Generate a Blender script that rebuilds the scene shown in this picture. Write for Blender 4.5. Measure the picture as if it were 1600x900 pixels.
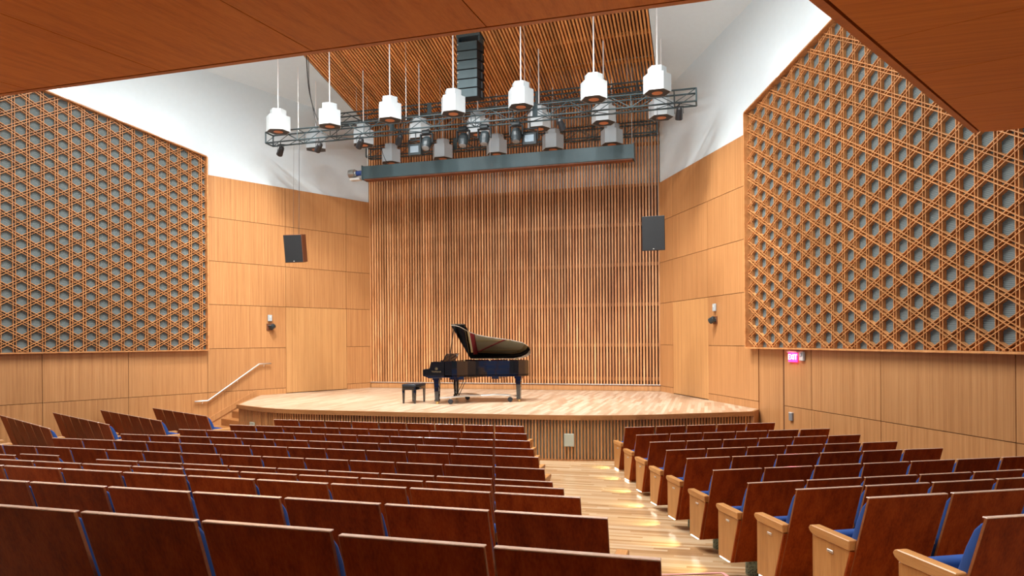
import bpy, bmesh, math, random
from mathutils import Vector, Matrix
random.seed(7)
for o in list(bpy.data.objects): bpy.data.objects.remove(o)
sc = bpy.context.scene
COL = sc.collection
Z0 = 2.29                      # eye height above the flat floor by the stage; all numbers below are relative to the eye

# ------------------------------------------------------------------ camera
F, TH, RO, CY = 1080.4, .2752, .0076, 531.1
_c, _s = math.cos(TH), math.sin(TH)
RV, FV, UV = Vector((_c, _s, 0)), Vector((-_s, _c, 0)), Vector((0, 0, 1))
R2 = math.cos(RO)*RV - math.sin(RO)*UV
U2 = math.sin(RO)*RV + math.cos(RO)*UV
cd = bpy.data.cameras.new('camera'); cam = bpy.data.objects.new('camera', cd); COL.objects.link(cam)
cd.sensor_width = 36; cd.lens = F/1600*36; cd.shift_y = (CY-450)/1600; cd.clip_start = .05; cd.clip_end = 200
m = Matrix((R2, U2, -FV)).transposed().to_4x4(); m.translation = (0, 0, Z0); cam.matrix_world = m
sc.camera = cam
def pxy(P):
    P = Vector(P); d = P.dot(FV)
    if d < .05: return (-9999, -9999)
    return (800+F*P.dot(R2)/d, CY-F*P.dot(U2)/d)

# ------------------------------------------------------------------ hall plan
AX, YW, HW, WS = -5.586, 19.22, 4.379, .4949
KW = math.hypot(1, WS)
ZS = -1.43                                    # stage deck
ZROW = [-1.5118, -1.5083, -1.4767, -1.437, -1.3764, -1.3281, -1.2554, -1.1005, -.9384, -.805, -.6743]
ZFLR = [-2.29, -2.29, -2.28, -2.265, -2.235, -2.195, -2.125, -1.975, -1.815, -1.68, -1.55]
FOLD, CSL = 6.57, .225                        # slat ceiling: height at the rear wall, rise per metre

# ------------------------------------------------------------------ world, exposure, house lights
w = bpy.data.worlds.new('hall_air'); sc.world = w; w.use_nodes = True
w.node_tree.nodes['Background'].inputs[0].default_value = (.9, .95, 1, 1)
w.node_tree.nodes['Background'].inputs[1].default_value = .05
sc.view_settings.view_transform = 'Standard'; sc.view_settings.look = 'None'
sc.view_settings.exposure = 0.42; sc.view_settings.gamma = 1; sc.view_settings.use_curve_mapping = False
sc.cycles.max_bounces = 7; sc.cycles.diffuse_bounces = 5; sc.cycles.glossy_bounces = 4
sc.cycles.use_denoising = True; sc.cycles.sample_clamp_indirect = 6
def lamp(kind, name, loc, power, color=(1, .93, .82), target=None, **kw):
    l = bpy.data.lights.new(name, kind); l.energy = power; l.color = color
    for k, v in kw.items(): setattr(l, k, v)
    o = bpy.data.objects.new(name, l); COL.objects.link(o); o.location = (loc[0], loc[1], loc[2]+Z0)
    if target is not None:
        d = Vector(target)-Vector(loc); o.rotation_euler = d.to_track_quat('-Z', 'Y').to_euler()
    return o
DOWN = []                                     # assumed house downlights, unseen; cans are built for each of these below
for iy, y in enumerate((6.6, 9.2, 11.8)):
    for x in (AX-3.2, AX-1.05, AX+1.05, AX+3.2):
        DOWN.append((x, y, FOLD+CSL*(YW-y)-.14))
for p in DOWN:
    lamp('AREA', 'assumed_house_lamp', (p[0], p[1], p[2]-.03), 140, (.94, .98, 1), (p[0], p[1], 0), shape='DISK', size=.5, spread=math.radians(150))
SOF = []                                      # assumed unseen soffit downlights, added to brighten rear rows and soffit
for y in (2.55,):
    for x in (AX-4.4, AX-1.5, AX+1.4, AX+4.3, AX+7.0): SOF.append((x, y, 1.75+.097*(y-3.73)))
for p in SOF:
    lamp('SPOT', 'assumed_soffit_lamp', (p[0], p[1], p[2]-.02), 150, (1, .95, .86), (p[0], p[1]+.35, p[2]-3), spot_size=math.radians(112), spot_blend=.7, shadow_soft_size=.06)
UPL = [(AX+dx, 3.25, 2.24) for dx in (-4.6, -2.3, 0, 2.3, 4.6)]   # unseen uplights, added on the soffit to brighten ceiling and trusses
for p in UPL:
    lamp('AREA', 'added_uplight_lamp', (p[0], p[1]+.02, p[2]+.05), 62, (.95, .985, 1), (p[0]*.9+AX*.1, 15.5, 8.2), shape='RECTANGLE', size=1.6, size_y=.14, spread=math.radians(140))
STG = []                                      # stage floods on the slatted ceiling: (place, aim, power)
for x, tx, ty, tz, pw in ((AX-3.6, AX-4.9, 17.4, -1.3, 2900), (AX-1.2, AX-1.4, 16.4, ZS, 1200), (AX+1.2, AX+1.4, 16.4, ZS, 1200), (AX+3.6, AX+4.9, 17.4, -1.3, 2900)):
    STG.append((x, 12.4, FOLD+CSL*(YW-12.4)-.14))
    lamp('SPOT', 'stage_lamp', (x, 12.4, STG[-1][2]-.05), pw, (1, .96, .90), (tx, ty, tz), spot_size=math.radians(62), spot_blend=.85, shadow_soft_size=.6)

# ------------------------------------------------------------------ helpers
class MB:
    def __init__(s): s.v = []; s.f = []
    def add(s, vs, fs):
        n = len(s.v); s.v += [tuple(v) for v in vs]; s.f += [tuple(i+n for i in f) for f in fs]; return s
    def box(s, lo, hi, M=None):
        x0, y0, z0 = lo; x1, y1, z1 = hi
        vs = [Vector(p) for p in ((x0,y0,z0),(x1,y0,z0),(x1,y1,z0),(x0,y1,z0),(x0,y0,z1),(x1,y0,z1),(x1,y1,z1),(x0,y1,z1))]
        if M is not None: vs = [M @ v for v in vs]
        return s.add(vs, [(3,2,1,0),(4,5,6,7),(0,1,5,4),(1,2,6,5),(2,3,7,6),(3,0,4,7)])
    def prism(s, poly, d):                    # 3D polygon extruded by vector d
        P = [Vector(p) for p in poly]; d = Vector(d); n = len(P)
        nrm = Vector((0, 0, 0))
        for i in range(n): nrm += P[i].cross(P[(i+1) % n])
        if nrm.dot(d) > 0: P = P[::-1]
        return s.add(P+[p+d for p in P], [tuple(range(n)), tuple(range(2*n-1, n-1, -1))]+[(i, i+n, (i+1) % n+n, (i+1) % n) [::-1] for i in range(n)])
    def tube(s, path, r, n=8, r2=None):
        P = [Vector(p) for p in path]; rings = []
        for i, p in enumerate(P):
            t = (P[min(i+1, len(P)-1)]-P[max(i-1, 0)]).normalized()
            a = t.cross(Vector((0, 0, 1)) if abs(t.z) < .9 else Vector((1, 0, 0))).normalized(); b = t.cross(a)
            rr = r if r2 is None else r+(r2-r)*i/(len(P)-1)
            rings.append([p+a*math.cos(2*math.pi*k/n)*rr+b*math.sin(2*math.pi*k/n)*rr for k in range(n)])
        vs = [v for g in rings for v in g]; fs = []
        for i in range(len(P)-1):
            for k in range(n): fs.append((i*n+k, i*n+(k+1) % n, (i+1)*n+(k+1) % n, (i+1)*n+k))
        fs += [tuple(range(n))[::-1], tuple((len(P)-1)*n+k for k in range(n))]
        return s.add(vs, fs)
    def lathe(s, prof, n=16, M=None):         # prof: (r, z) pairs
        vs = []; fs = []
        for r, z in prof:
            for k in range(n):
                v = Vector((r*math.cos(2*math.pi*k/n), r*math.sin(2*math.pi*k/n), z)); vs.append(M @ v if M is not None else v)
        for i in range(len(prof)-1):
            for k in range(n): fs.append((i*n+k, i*n+(k+1) % n, (i+1)*n+(k+1) % n, (i+1)*n+k))
        fs += [tuple(range(n))[::-1], tuple((len(prof)-1)*n+k for k in range(n))]
        return s.add(vs, fs)
    def mesh(s, name, mat, bevel=0, smooth=False, seg=1):
        me = bpy.data.meshes.new(name); me.from_pydata(s.v, [], s.f); me.materials.append(mat)
        bm = bmesh.new(); bm.from_mesh(me); bmesh.ops.recalc_face_normals(bm, faces=bm.faces)
        if bevel: bmesh.ops.bevel(bm, geom=list(bm.edges), offset=bevel, segments=seg, affect='EDGES', profile=.5)
        if smooth:
            for f in bm.faces: f.smooth = True
        bm.to_mesh(me); bm.free(); me.update(); return me
    def build(s, name, mat, parent=None, bevel=0, smooth=False, seg=1):
        return place(s.mesh(name, mat, bevel, smooth, seg), name, parent)
def place(me, name, parent=None, world=True):
    o = bpy.data.objects.new(name, me); COL.objects.link(o)
    if parent is None: o.location.z = Z0
    else:
        o.parent = parent
        if world and parent.type == 'EMPTY': o.matrix_parent_inverse = Matrix.Translation(-Vector(parent.location)+Vector((0, 0, Z0)))
    return o
def thing(name, loc, label, cat, group=None, rz=0):
    o = bpy.data.objects.new(name, None); COL.objects.link(o); o.empty_display_size = .2
    o.location = (loc[0], loc[1], loc[2]+Z0); o.rotation_euler.z = rz
    return tag(o, label, cat, group)
def tag(o, label, cat, group=None):
    o['label'] = label; o['category'] = cat
    if group: o['group'] = group
    return o
def struct(o): o['kind'] = 'structure'; return o
ORD = ['zeroth','first','second','third','fourth','fifth','sixth','seventh','eighth','ninth','tenth','eleventh','twelfth','thirteenth','fourteenth','fifteenth','sixteenth','seventeenth','eighteenth','nineteenth','twentieth']

# ------------------------------------------------------------------ materials
class NT:
    def __init__(s, name):
        s.m = bpy.data.materials.new(name); s.m.use_nodes = True; s.t = s.m.node_tree; s.b = s.t.nodes['Principled BSDF']
    def n(s, kind, **kw):
        x = s.t.nodes.new(kind)
        for k, v in kw.items():
            if k.startswith('i_'): x.inputs[int(k[2:])].default_value = v
            else: setattr(x, k, v)
        return x
    def l(s, a, b): s.t.links.new(a, b)
    def math(s, op, a, b=None):
        x = s.n('ShaderNodeMath', operation=op)
        for i, q in enumerate((a, b)):
            if q is None: continue
            if isinstance(q, (int, float)): x.inputs[i].default_value = q
            else: s.l(q, x.inputs[i])
        return x.outputs[0]
    def mix(s, f, a, b):
        x = s.n('ShaderNodeMix', data_type='RGBA')
        for i, q in ((0, f), (6, a), (7, b)):
            if isinstance(q, (int, float)): x.inputs[i].default_value = q
            elif isinstance(q, tuple): x.inputs[i].default_value = (*q, 1)
            else: s.l(q, x.inputs[i])
        return x.outputs[2]
    def bump(s, h, st, dist=.01):
        x = s.n('ShaderNodeBump'); x.inputs['Strength'].default_value = st; x.inputs['Distance'].default_value = dist
        s.l(h, x.inputs['Height']); s.l(x.outputs[0], s.b.inputs['Normal'])
def plain(name, c, rough=.5, metal=0, coat=0, noise=.0):
    q = NT(name); q.b.inputs['Base Color'].default_value = (*c, 1); q.b.inputs['Roughness'].default_value = rough
    q.b.inputs['Metallic'].default_value = metal; q.b.inputs['Coat Weight'].default_value = coat
    if noise:
        tc = q.n('ShaderNodeTexCoord'); nz = q.n('ShaderNodeTexNoise'); nz.inputs['Scale'].default_value = 9; q.l(tc.outputs['Object'], nz.inputs[0])
        q.l(q.mix(nz.outputs[0], tuple(x*(1-noise) for x in c), tuple(min(1, x*(1+noise)) for x in c)), q.b.inputs['Base Color'])
    return q.m
def wood(name, dark, mid, light, scale, rough=.35, coat=.0, rnd=.25, rot=0, fine=8, spec=.5):
    """Veneer: streaks stretched along the axis that has the small scale; every object gets its own tone and offset."""
    q = NT(name); tc = q.n('ShaderNodeTexCoord'); oi = q.n('ShaderNodeObjectInfo')
    mp = q.n('ShaderNodeMapping'); mp.inputs['Scale'].default_value = scale; mp.inputs['Rotation'].default_value = (0, 0, rot)
    q.l(tc.outputs['Object'], mp.inputs[0])
    off = q.n('ShaderNodeVectorMath', operation='ADD'); q.l(mp.outputs[0], off.inputs[0])
    cmb = q.n('ShaderNodeCombineXYZ'); r10 = q.math('MULTIPLY', oi.outputs['Random'], 37.0)
    for i in range(3): q.l(r10, cmb.inputs[i])
    q.l(cmb.outputs[0], off.inputs[1])
    n1 = q.n('ShaderNodeTexNoise'); n1.inputs['Scale'].default_value = 1; n1.inputs['Detail'].default_value = 3; q.l(off.outputs[0], n1.inputs[0])
    n2 = q.n('ShaderNodeTexNoise'); n2.inputs['Scale'].default_value = fine; n2.inputs['Detail'].default_value = 2; q.l(off.outputs[0], n2.inputs[0])
    cr = q.n('ShaderNodeValToRGB'); e = cr.color_ramp.elements
    e[0].position = .3; e[0].color = (*dark, 1); e[1].position = .72; e[1].color = (*light, 1)
    x = e.new(.5); x.color = (*mid, 1)
    f = q.math('ADD', q.math('MULTIPLY', n1.outputs[0], .62), q.math('MULTIPLY', n2.outputs[0], .38)); q.l(f, cr.inputs[0])
    hsv = q.n('ShaderNodeHueSaturation'); q.l(cr.outputs[0], hsv.inputs['Color'])
    q.l(q.math('ADD', q.math('MULTIPLY', oi.outputs['Random'], rnd), 1-rnd/2), hsv.inputs['Value'])
    q.l(hsv.outputs[0], q.b.inputs['Base Color'])
    q.b.inputs['Roughness'].default_value = rough; q.b.inputs['Coat Weight'].default_value = coat; q.b.inputs['Coat Roughness'].default_value = .15
    q.b.inputs['Specular IOR Level'].default_value = spec
    return q.m
def planks(name, along, width, length, cols, rough, spec=.5):
    """Floor boards: along = 0 boards run in x, 1 in y."""
    q = NT(name); tc = q.n('ShaderNodeTexCoord'); sp = q.n('ShaderNodeSeparateXYZ'); q.l(tc.outputs['Object'], sp.inputs[0])
    a, b = sp.outputs[along], sp.outputs[1-along]
    row = q.math('FLOOR', q.math('DIVIDE', b, width))
    wn = q.n('ShaderNodeTexWhiteNoise', noise_dimensions='1D'); q.l(row, wn.inputs['W'])
    bd = q.math('FLOOR', q.math('ADD', q.math('DIVIDE', a, length), q.math('MULTIPLY', wn.outputs[0], 7)))
    w2 = q.n('ShaderNodeTexWhiteNoise', noise_dimensions='2D'); cb = q.n('ShaderNodeCombineXYZ'); q.l(row, cb.inputs[0]); q.l(bd, cb.inputs[1]); q.l(cb.outputs[0], w2.inputs[0])
    mp = q.n('ShaderNodeMapping'); mp.inputs['Scale'].default_value = (2, 60, 1) if along == 0 else (60, 2, 1); q.l(tc.outputs['Object'], mp.inputs[0])
    nz = q.n('ShaderNodeTexNoise'); nz.inputs['Scale'].default_value = 1; nz.inputs['Detail'].default_value = 3; q.l(mp.outputs[0], nz.inputs[0])
    cr = q.n('ShaderNodeValToRGB'); e = cr.color_ramp.elements; e[0].position = 0; e[0].color = (*cols[0], 1); e[1].position = 1; e[1].color = (*cols[-1], 1)
    for i, cc in enumerate(cols[1:-1]): k = e.new((i+1)/(len(cols)-1)); k.color = (*cc, 1)
    q.l(q.math('ADD', q.math('MULTIPLY', w2.outputs[0], .75), q.math('MULTIPLY', nz.outputs[0], .3)), cr.inputs[0])
    fr = q.math('FRACT', q.math('DIVIDE', b, width)); seam = q.math('LESS_THAN', fr, .05)
    q.l(q.mix(q.math('MULTIPLY', seam, .45), cr.outputs[0], (.12, .05, .02)), q.b.inputs['Base Color'])
    q.b.inputs['Roughness'].default_value = rough; q.b.inputs['Specular IOR Level'].default_value = spec
    return q.m
def emit(name, c, s):
    q = NT(name); q.b.inputs['Base Color'].default_value = (*c, 1); q.b.inputs['Emission Color'].default_value = (*c, 1); q.b.inputs['Emission Strength'].default_value = s
    return q.m
M = {}
M['wall'] = wood('oak_veneer', (.35, .150, .050), (.47, .220, .080), (.56, .285, .112), (26, 26, .35), .42, 0, .10)
M['door'] = wood('oak_door_veneer_lit', (.42, .195, .068), (.53, .268, .098), (.61, .335, .13), (26, 26, .35), .42, 0, .06)  # wall veneer made paler: stage light on the doors put into the colour
M['slat'] = wood('red_oak_slat', (.36, .135, .042), (.56, .255, .095), (.74, .41, .19), (3, 3, .55), .5, 0, .45, fine=3)
M['cslat'] = wood('cedar_ceiling_slat', (.46, .16, .045), (.68, .29, .09), (.84, .42, .15), (9, .5, 9), .45, 0, .5)
M['backing'] = wood('dark_backing', (.10, .028, .010), (.15, .045, .016), (.20, .065, .022), (3, 3, .3), .6, 0, .1)
M['batten'] = wood('batten_wood', (.22, .08, .025), (.30, .12, .04), (.40, .17, .06), (.5, 9, 9), .5)
M['lattice'] = wood('lattice_oak', (.36, .13, .036), (.52, .225, .075), (.64, .32, .125), (9, 9, 9), .45, 0, .35)
M['latback'] = NT('ribbed_grey_panel')
q = M['latback']; tc = q.n('ShaderNodeTexCoord'); wv = q.n('ShaderNodeTexWave', wave_type='BANDS', bands_direction='Z'); wv.inputs['Scale'].default_value = 14; wv.inputs['Distortion'].default_value = .4
q.l(tc.outputs['Object'], wv.inputs[0]); q.l(q.mix(wv.outputs[0], (.105, .13, .125), (.165, .195, .19)), q.b.inputs['Base Color']); q.b.inputs['Roughness'].default_value = .8; q.bump(wv.outputs[0], .4); M['latback'] = q.m
M['white'] = plain('white_plaster', (.66, .755, .785), .7, noise=.03)
M['canopy'] = wood('soffit_veneer', (.50, .14, .017), (.63, .20, .028), (.71, .255, .042), (22, .5, 22), .45, 0, .08, spec=.2)
M['canopyR'] = wood('soffit_wing_veneer', (.50, .14, .017), (.63, .20, .028), (.71, .255, .042), (.5, 24, 24), .45, 0, .08, spec=.2, rot=math.atan(WS))
M['band'] = wood('soffit_edge', (.42, .11, .012), (.52, .15, .018), (.58, .18, .024), (4, 4, 4), .4, 0, .05)
M['joint'] = plain('joint_brown', (.13, .05, .016), .8)
M['dark'] = plain('dark_gap', (.02, .008, .004), .8)
M['aisle'] = planks('oak_floor', 0, .062, 1.1, [(.28, .14, .055), (.44, .26, .125), (.52, .34, .185), (.60, .44, .27)], .2)
M['deck'] = planks('stage_boards', 1, .068, .9, [(.33, .20, .115), (.46, .31, .20), (.55, .41, .285), (.63, .51, .385)], .30)
M['nosing'] = wood('stage_edge_oak', (.26, .10, .027), (.34, .14, .042), (.41, .185, .06), (1.2, 6, 14), .4, 0, .12)
M['fslat'] = wood('stage_slat', (.36, .15, .05), (.48, .22, .08), (.56, .29, .11), (9, 9, .6), .45, 0, .35)
M['grey'] = plain('grey_felt', (.42, .40, .30), .9)
M['plate'] = plain('grey_painted_plate', (.46, .48, .38), .5)
M['seatwood'] = wood('mahogany_seat_back', (.15, .019, .002), (.255, .040, .0045), (.35, .068, .009), (16, 16, .9), .45, .0, .35, spec=.10)
M['edge'] = wood('highlight_edge_band', (.66, .45, .34), (.76, .56, .45), (.84, .66, .55), (9, 9, 9), .16, 1, .12, spec=.9)  # light wood edge, its colour paled further to hold the reflected highlight
M['sedge'] = wood('brown_edge_band', (.22, .07, .02), (.30, .10, .03), (.36, .13, .04), (9, 9, 9), .4, 0, .12)
M['oak'] = wood('light_oak', (.36, .145, .038), (.47, .21, .06), (.55, .27, .088), (14, 14, 1), .38, .1, .15)
M['armoak'] = wood('armrest_oak', (.40, .17, .05), (.52, .24, .075), (.60, .31, .11), (14, 1, 14), .35, .15, .15)
M['blue'] = plain('blue_upholstery', (.008, .050, .22), .9, noise=.25)
M['steel'] = plain('brushed_steel', (.80, .78, .74), .35, .85)
M['black'] = plain('matt_black', (.012, .013, .015), .45)
M['grille'] = plain('black_grille', (.007, .008, .009), .7, noise=.2)
M['truss'] = plain('dark_truss_paint', (.045, .072, .08), .5, .1)
M['hex'] = plain('white_enamel', (.43, .475, .49), .5)
M['hexb'] = plain('dark_baffle', (.035, .037, .038), .6)
M['cone'] = plain('orange_cone', (.50, .20, .09), .6)
M['rod'] = plain('white_rod', (.8, .8, .78), .4)
M['housing'] = plain('slate_grey_metal', (.055, .095, .105), .45, .1, noise=.06)
M['piano'] = plain('black_lacquer', (.006, .007, .009), .05, 0, 1)
M['lid'] = plain('lid_lacquer', (.012, .010, .008), .04, 0, 1)
M['lid'].node_tree.nodes['Principled BSDF'].inputs['IOR'].default_value = 3.2
M['fixture'] = plain('dark_fixture', (.022, .032, .036), .4, .1)
M['gold'] = plain('gold_frame', (.85, .66, .38), .45, .4)
M['sound'] = plain('soundboard', (.62, .36, .13), .4)
M['felt'] = plain('red_felt', (.42, .03, .03), .9)
M['rubber'] = plain('rubber', (.02, .02, .022), .6)
M['pads'] = plain('bench_leather', (.012, .016, .022), .45)
M['brass'] = plain('brass', (.80, .60, .28), .3, 1)
M['ped'] = NT('perforated_green_metal')
q = M['ped']; tc = q.n('ShaderNodeTexCoord'); vo = q.n('ShaderNodeTexVoronoi'); vo.inputs['Scale'].default_value = 70; q.l(tc.outputs['Object'], vo.inputs[0])
q.l(q.mix(q.math('LESS_THAN', vo.outputs[0], .35), (.16, .20, .13), (.01, .012, .01)), q.b.inputs['Base Color']); q.b.inputs['Roughness'].default_value = .5; M['ped'] = q.m
M['strip'] = emit('step_light_diffuser', (1, .95, .80), 5)
M['exit'] = emit('exit_sign_glass', (1, .03, .22), 2.2)
M['exitw'] = emit('exit_sign_lamp', (1, .55, .75), 4)
M['lampglass'] = emit('downlight_glass', (1, .92, .80), 6)
M['glow'] = emit('cove_lamp_glass', (1, .97, .92), 8)
M['lens'] = plain('glass_lens', (.25, .30, .34), .05, .3)
M['ltgrey'] = plain('light_grey_plastic', (.62, .62, .58), .5)
M['midgrey'] = plain('mid_grey_plastic', (.20, .20, .20), .5)
M['motor'] = plain('motor_metal', (.35, .36, .34), .35, .8)
M['bluemetal'] = plain('blue_coupling', (.02, .06, .25), .4)
M['tape'] = plain('pink_tape', (.80, .30, .28), .6)

# ------------------------------------------------------------------ floor
def rc_center(Y): return (11.628-Y)/.9501
def rc_side(X, Y):
    n = (-.443, .8965); return (11.22-(n[0]*X+n[1]*Y))/.958
def lut(t, r):
    if r <= 0: return t[0]
    if r >= len(t)-1: return t[-1]+(r-len(t)+1)*(.0)
    i = int(r); return t[i]+(t[i+1]-t[i])*(r-i)
def floor_z(X, Y):
    a = lut(ZFLR, rc_center(Y)-.2)
    for sgn in (1, -1):
        xs = sgn*(X-AX); ex = 4.232+.3*((11.85-Y)/.93)*.94
        if xs > ex-1.1:
            b = lut(ZFLR, rc_side(AX+xs, Y)-.2); k = min(1, (xs-ex+1.1)/1.0)
            return a+(b-a)*k
    return a
fb = MB(); NX, NY = 64, 96
xs = [-17+25*i/NX for i in range(NX+1)]; ys = [-4+23.4*j/NY for j in range(NY+1)]
fb.add([(x, y, floor_z(x, y)) for y in ys for x in xs], [(j*(NX+1)+i, j*(NX+1)+i+1, (j+1)*(NX+1)+i+1, (j+1)*(NX+1)+i) for j in range(NY) for i in range(NX)])
floor = struct(fb.build('floor', M['aisle'], smooth=True))
tp = MB()
for (a, b) in (((-.45, 6.50), (.12, 6.68)), ((.12, 6.68), (.20, 6.46))):
    A, B = Vector((*a, 0)), Vector((*b, 0)); d = (B-A).normalized()*.5; nn = Vector((-d.y, d.x, 0))*.03
    tp.prism([(p.x, p.y, floor_z(p.x, p.y)+.004) for p in (A-nn, B-nn, B+nn, A+nn)], (0, 0, .002))
tape = tag(tp.build('floor_tape', M['tape']), 'pink tape strip stuck in an L on the aisle boards', 'tape')

# ------------------------------------------------------------------ side walls
def wpt(side, Y, off=0):                      # point on a side wall (off = distance into the hall)
    x = AX+side*(HW+WS*(YW-Y)); return Vector((x-side*off/KW, Y-off*WS/KW, 0))
def wall_panel(side, Ya, Yb, za, zb, mat, parent, off=.03, gap=.011, name='panel'):
    ka = gap*.5/KW
    a, b = wpt(side, Ya-ka), wpt(side, Yb+ka)
    inn = Vector((-side/KW, -WS/KW, 0))
    poly = [(a.x, a.y, za+gap/2), (b.x, b.y, za+gap/2), (b.x, b.y, zb-gap/2), (a.x, a.y, zb-gap/2)]
    return MB().prism(poly, inn*off).build(name, mat, parent)
ZH = [4.245, 3.177, 2.065, .958, -.165, -1.275]
def ztop_lat(Y): return 4.62+.245*(14.82-Y)
for side, nm in ((-1, 'left'), (1, 'right')):
    a, b = wpt(side, YW), wpt(side, -4)
    inn = Vector((-side/KW, -WS/KW, 0))
    W = MB().prism([(a.x, a.y, -2.6), (b.x, b.y, -2.6), (b.x, b.y, 8.2), (a.x, a.y, 8.2)], -inn*.25).build('wall_'+nm, M['white'])
    struct(W)
    # dark ground behind the joints
    p, r_ = wpt(side, YW, .006), wpt(side, 3, .006)
    MB().prism([(p.x, p.y, -2.6), (r_.x, r_.y, -2.6), (r_.x, r_.y, -.1), (p.x, p.y, -.1)], -inn*.012).build('joint_backing', M['joint'], W)
    p, r_ = wpt(side, YW, .006), wpt(side, 14.72, .006)
    MB().prism([(p.x, p.y, -.12), (r_.x, r_.y, -.12), (r_.x, r_.y, 4.2), (p.x, p.y, 4.2)], -inn*.012).build('joint_backing', M['joint'], W)
    seams = [YW, 18.46, 16.69, 14.74]
    for i in range(len(ZH)-1):
        for j in range(3):
            if i >= 3 and j == 1: continue
            if i < 2 and side == 1 and j == 0:
                pass
            wall_panel(side, seams[j], seams[j+1], ZH[i+1], ZH[i], M['wall'], W)
    for j in (0, 2): wall_panel(side, seams[j], seams[j+1], -2.6 if j == 2 else ZS-.02, ZH[5], M['wall'], W)
    d = struct(wall_panel(side, 18.46, 16.69, ZS+.012, ZH[3], M['door'], None, .026, .012, 'door_1' if side < 0 else 'door_2'))
    lows = [14.74, 13.92, 13.17, 11.62, 9.58, 7.6, 5.6, 3.2] if side == 1 else [14.74, 13.08, 11.55, 9.58, 7.6, 5.6]
    for j in range(len(lows)-1):
        if side == 1 and j == 0:
            struct(wall_panel(side, lows[0], lows[1]+.05, -2.3, ZH[4], M['wall'], None, .014, .02, 'door_3')); continue
        wall_panel(side, lows[j], lows[j+1], ZH[5], ZH[4], M['wall'], W)
        wall_panel(side, lows[j], lows[j+1], -2.6, ZH[5], M['wall'], W)
    # white facet rising from the wall head to the edge of the slat ceiling
    e0 = Vector((AX+side*HW, YW, FOLD)); e1 = Vector((AX+side*HW, 5.0, FOLD+CSL*(YW-5.0)))
    c0 = wpt(side, YW); c1 = wpt(side, 5.0)
    cz = lambda Y: 6.57+.5*min(1, (YW-Y)/6.0)*.8
    fb = MB(); n = 10; vs = []; fs = []
    for i in range(n+1):
        Y = YW+(5.0-YW)*i/n; cw = wpt(side, Y, -.02)
        vs += [(cw.x, cw.y, cz(Y)), (AX+side*HW, Y, FOLD+CSL*(YW-Y)), (AX+side*HW, Y, FOLD+CSL*(YW-Y)+1.3)]
    for i in range(n):
        fs += [(3*i, 3*i+1, 3*i+4, 3*i+3), (3*i+1, 3*i+2, 3*i+5, 3*i+4)]
    fb.add(vs, fs); struct(fb.build('ceiling_facet', M['white'], W))
    wall = W
    if side < 0: WL = W
    else: WR = W
    # lattice screen
    L = thing('lattice_screen', tuple(wpt(side, 12, .1)+Vector((0, 0, -.2))),
              'wooden lattice screen of crossed slats over grey panels, above the '+('seats on the handrail side' if side < 0 else 'exit sign'), 'lattice screen', 'lattice screens on the side walls')
    Y0L = 14.70 if side < 0 else 14.95; UL = 6.6 if side < 0 else 8.4
    DD = .259 if side < 0 else .284
    org = wpt(side, Y0L); dirn = Vector((side*WS/KW, -1/KW, 0))     # along the wall toward the audience
    DEP = .068
    vt = lambda u: ztop_lat(Y0L-u/KW)
    poly = [(0, -.19), (UL, -.19), (UL, vt(UL)), (0, vt(0))]
    def P3(u, v, o): return org+dirn*u+inn*o+Vector((0, 0, v))
    u0 = 0
    while u0 < UL-.05:
        u1 = min(UL, u0+4*DD+(.13-DD if u0 == 0 else 0))
        MB().prism([P3(u, v, .03) for u, v in ((u0+.011, -.19), (u1-.011, -.19), (u1-.011, vt(u1)), (u0+.011, vt(u0)))], inn*.012).build('grey_panel', M['latback'], L); u0 = u1
    def clipline(p, d):
        t0, t1 = -50, 50
        for i in range(4):
            A, B = Vector(poly[i]), Vector(poly[(i+1) % 4]); e = B-A; nn = Vector((-e.y, e.x)).normalized()
            dn = d.dot(nn); pn = (Vector(p)-A).dot(nn)-.012
            if abs(dn) < 1e-9:
                if pn < 0: return None
                continue
            t = -pn/dn
            if dn > 0: t0 = max(t0, t)
            else: t1 = min(t1, t)
        return (t0, t1) if t1-t0 > .06 else None
    FW_, PH = .0062, .0245
    cnt = 0
    for k, ang in ((0, 90), (1, 30), (2, -30)):
        d = Vector((math.cos(math.radians(ang)), math.sin(math.radians(ang)))); nn = Vector((-d.y, d.x))
        # lines of the three families are arranged so that hexagons stay open (vertical lines at k*DD)
        lo, hi = (-int(UL/DD)-2, 2) if k == 0 else ((-14, 50) if ang == 30 else (-50, 60))
        for i in range(-70, 71):
            for s2 in (-1, 1):
                offs = (i+.5 if k == 0 else i)*DD+s2*PH
                if k == 0: base = Vector((i*DD+.13+s2*PH, 0)); 
                else:
                    base = Vector((.13+DD/2, 0))+nn*((i+.5)*DD+s2*PH)
                r = clipline(base, d)
                if r is None: continue
                A, B = base+d*r[0], base+d*r[1]
                front = .035+DEP+k*.004
                q4 = [P3(*(A-nn*FW_), .044), P3(*(B-nn*FW_), .044), P3(*(B+nn*FW_), .044), P3(*(A+nn*FW_), .044)]
                MB().prism(q4, inn*(front-.044)).build('slat', M['lattice'], L); cnt += 1
    for i in range(4):
        A, B = Vector(poly[i]), Vector(poly[(i+1) % 4]); e = (B-A).normalized(); nn = Vector((-e.y, e.x))
        q4 = [P3(*(A-nn*.022), .02), P3(*(B-nn*.022), .02), P3(*(B+nn*.006), .02), P3(*(A+nn*.006), .02)]
        MB().prism(q4, inn*(.18-.02)).build('frame_board', M['lattice'], L)
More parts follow.
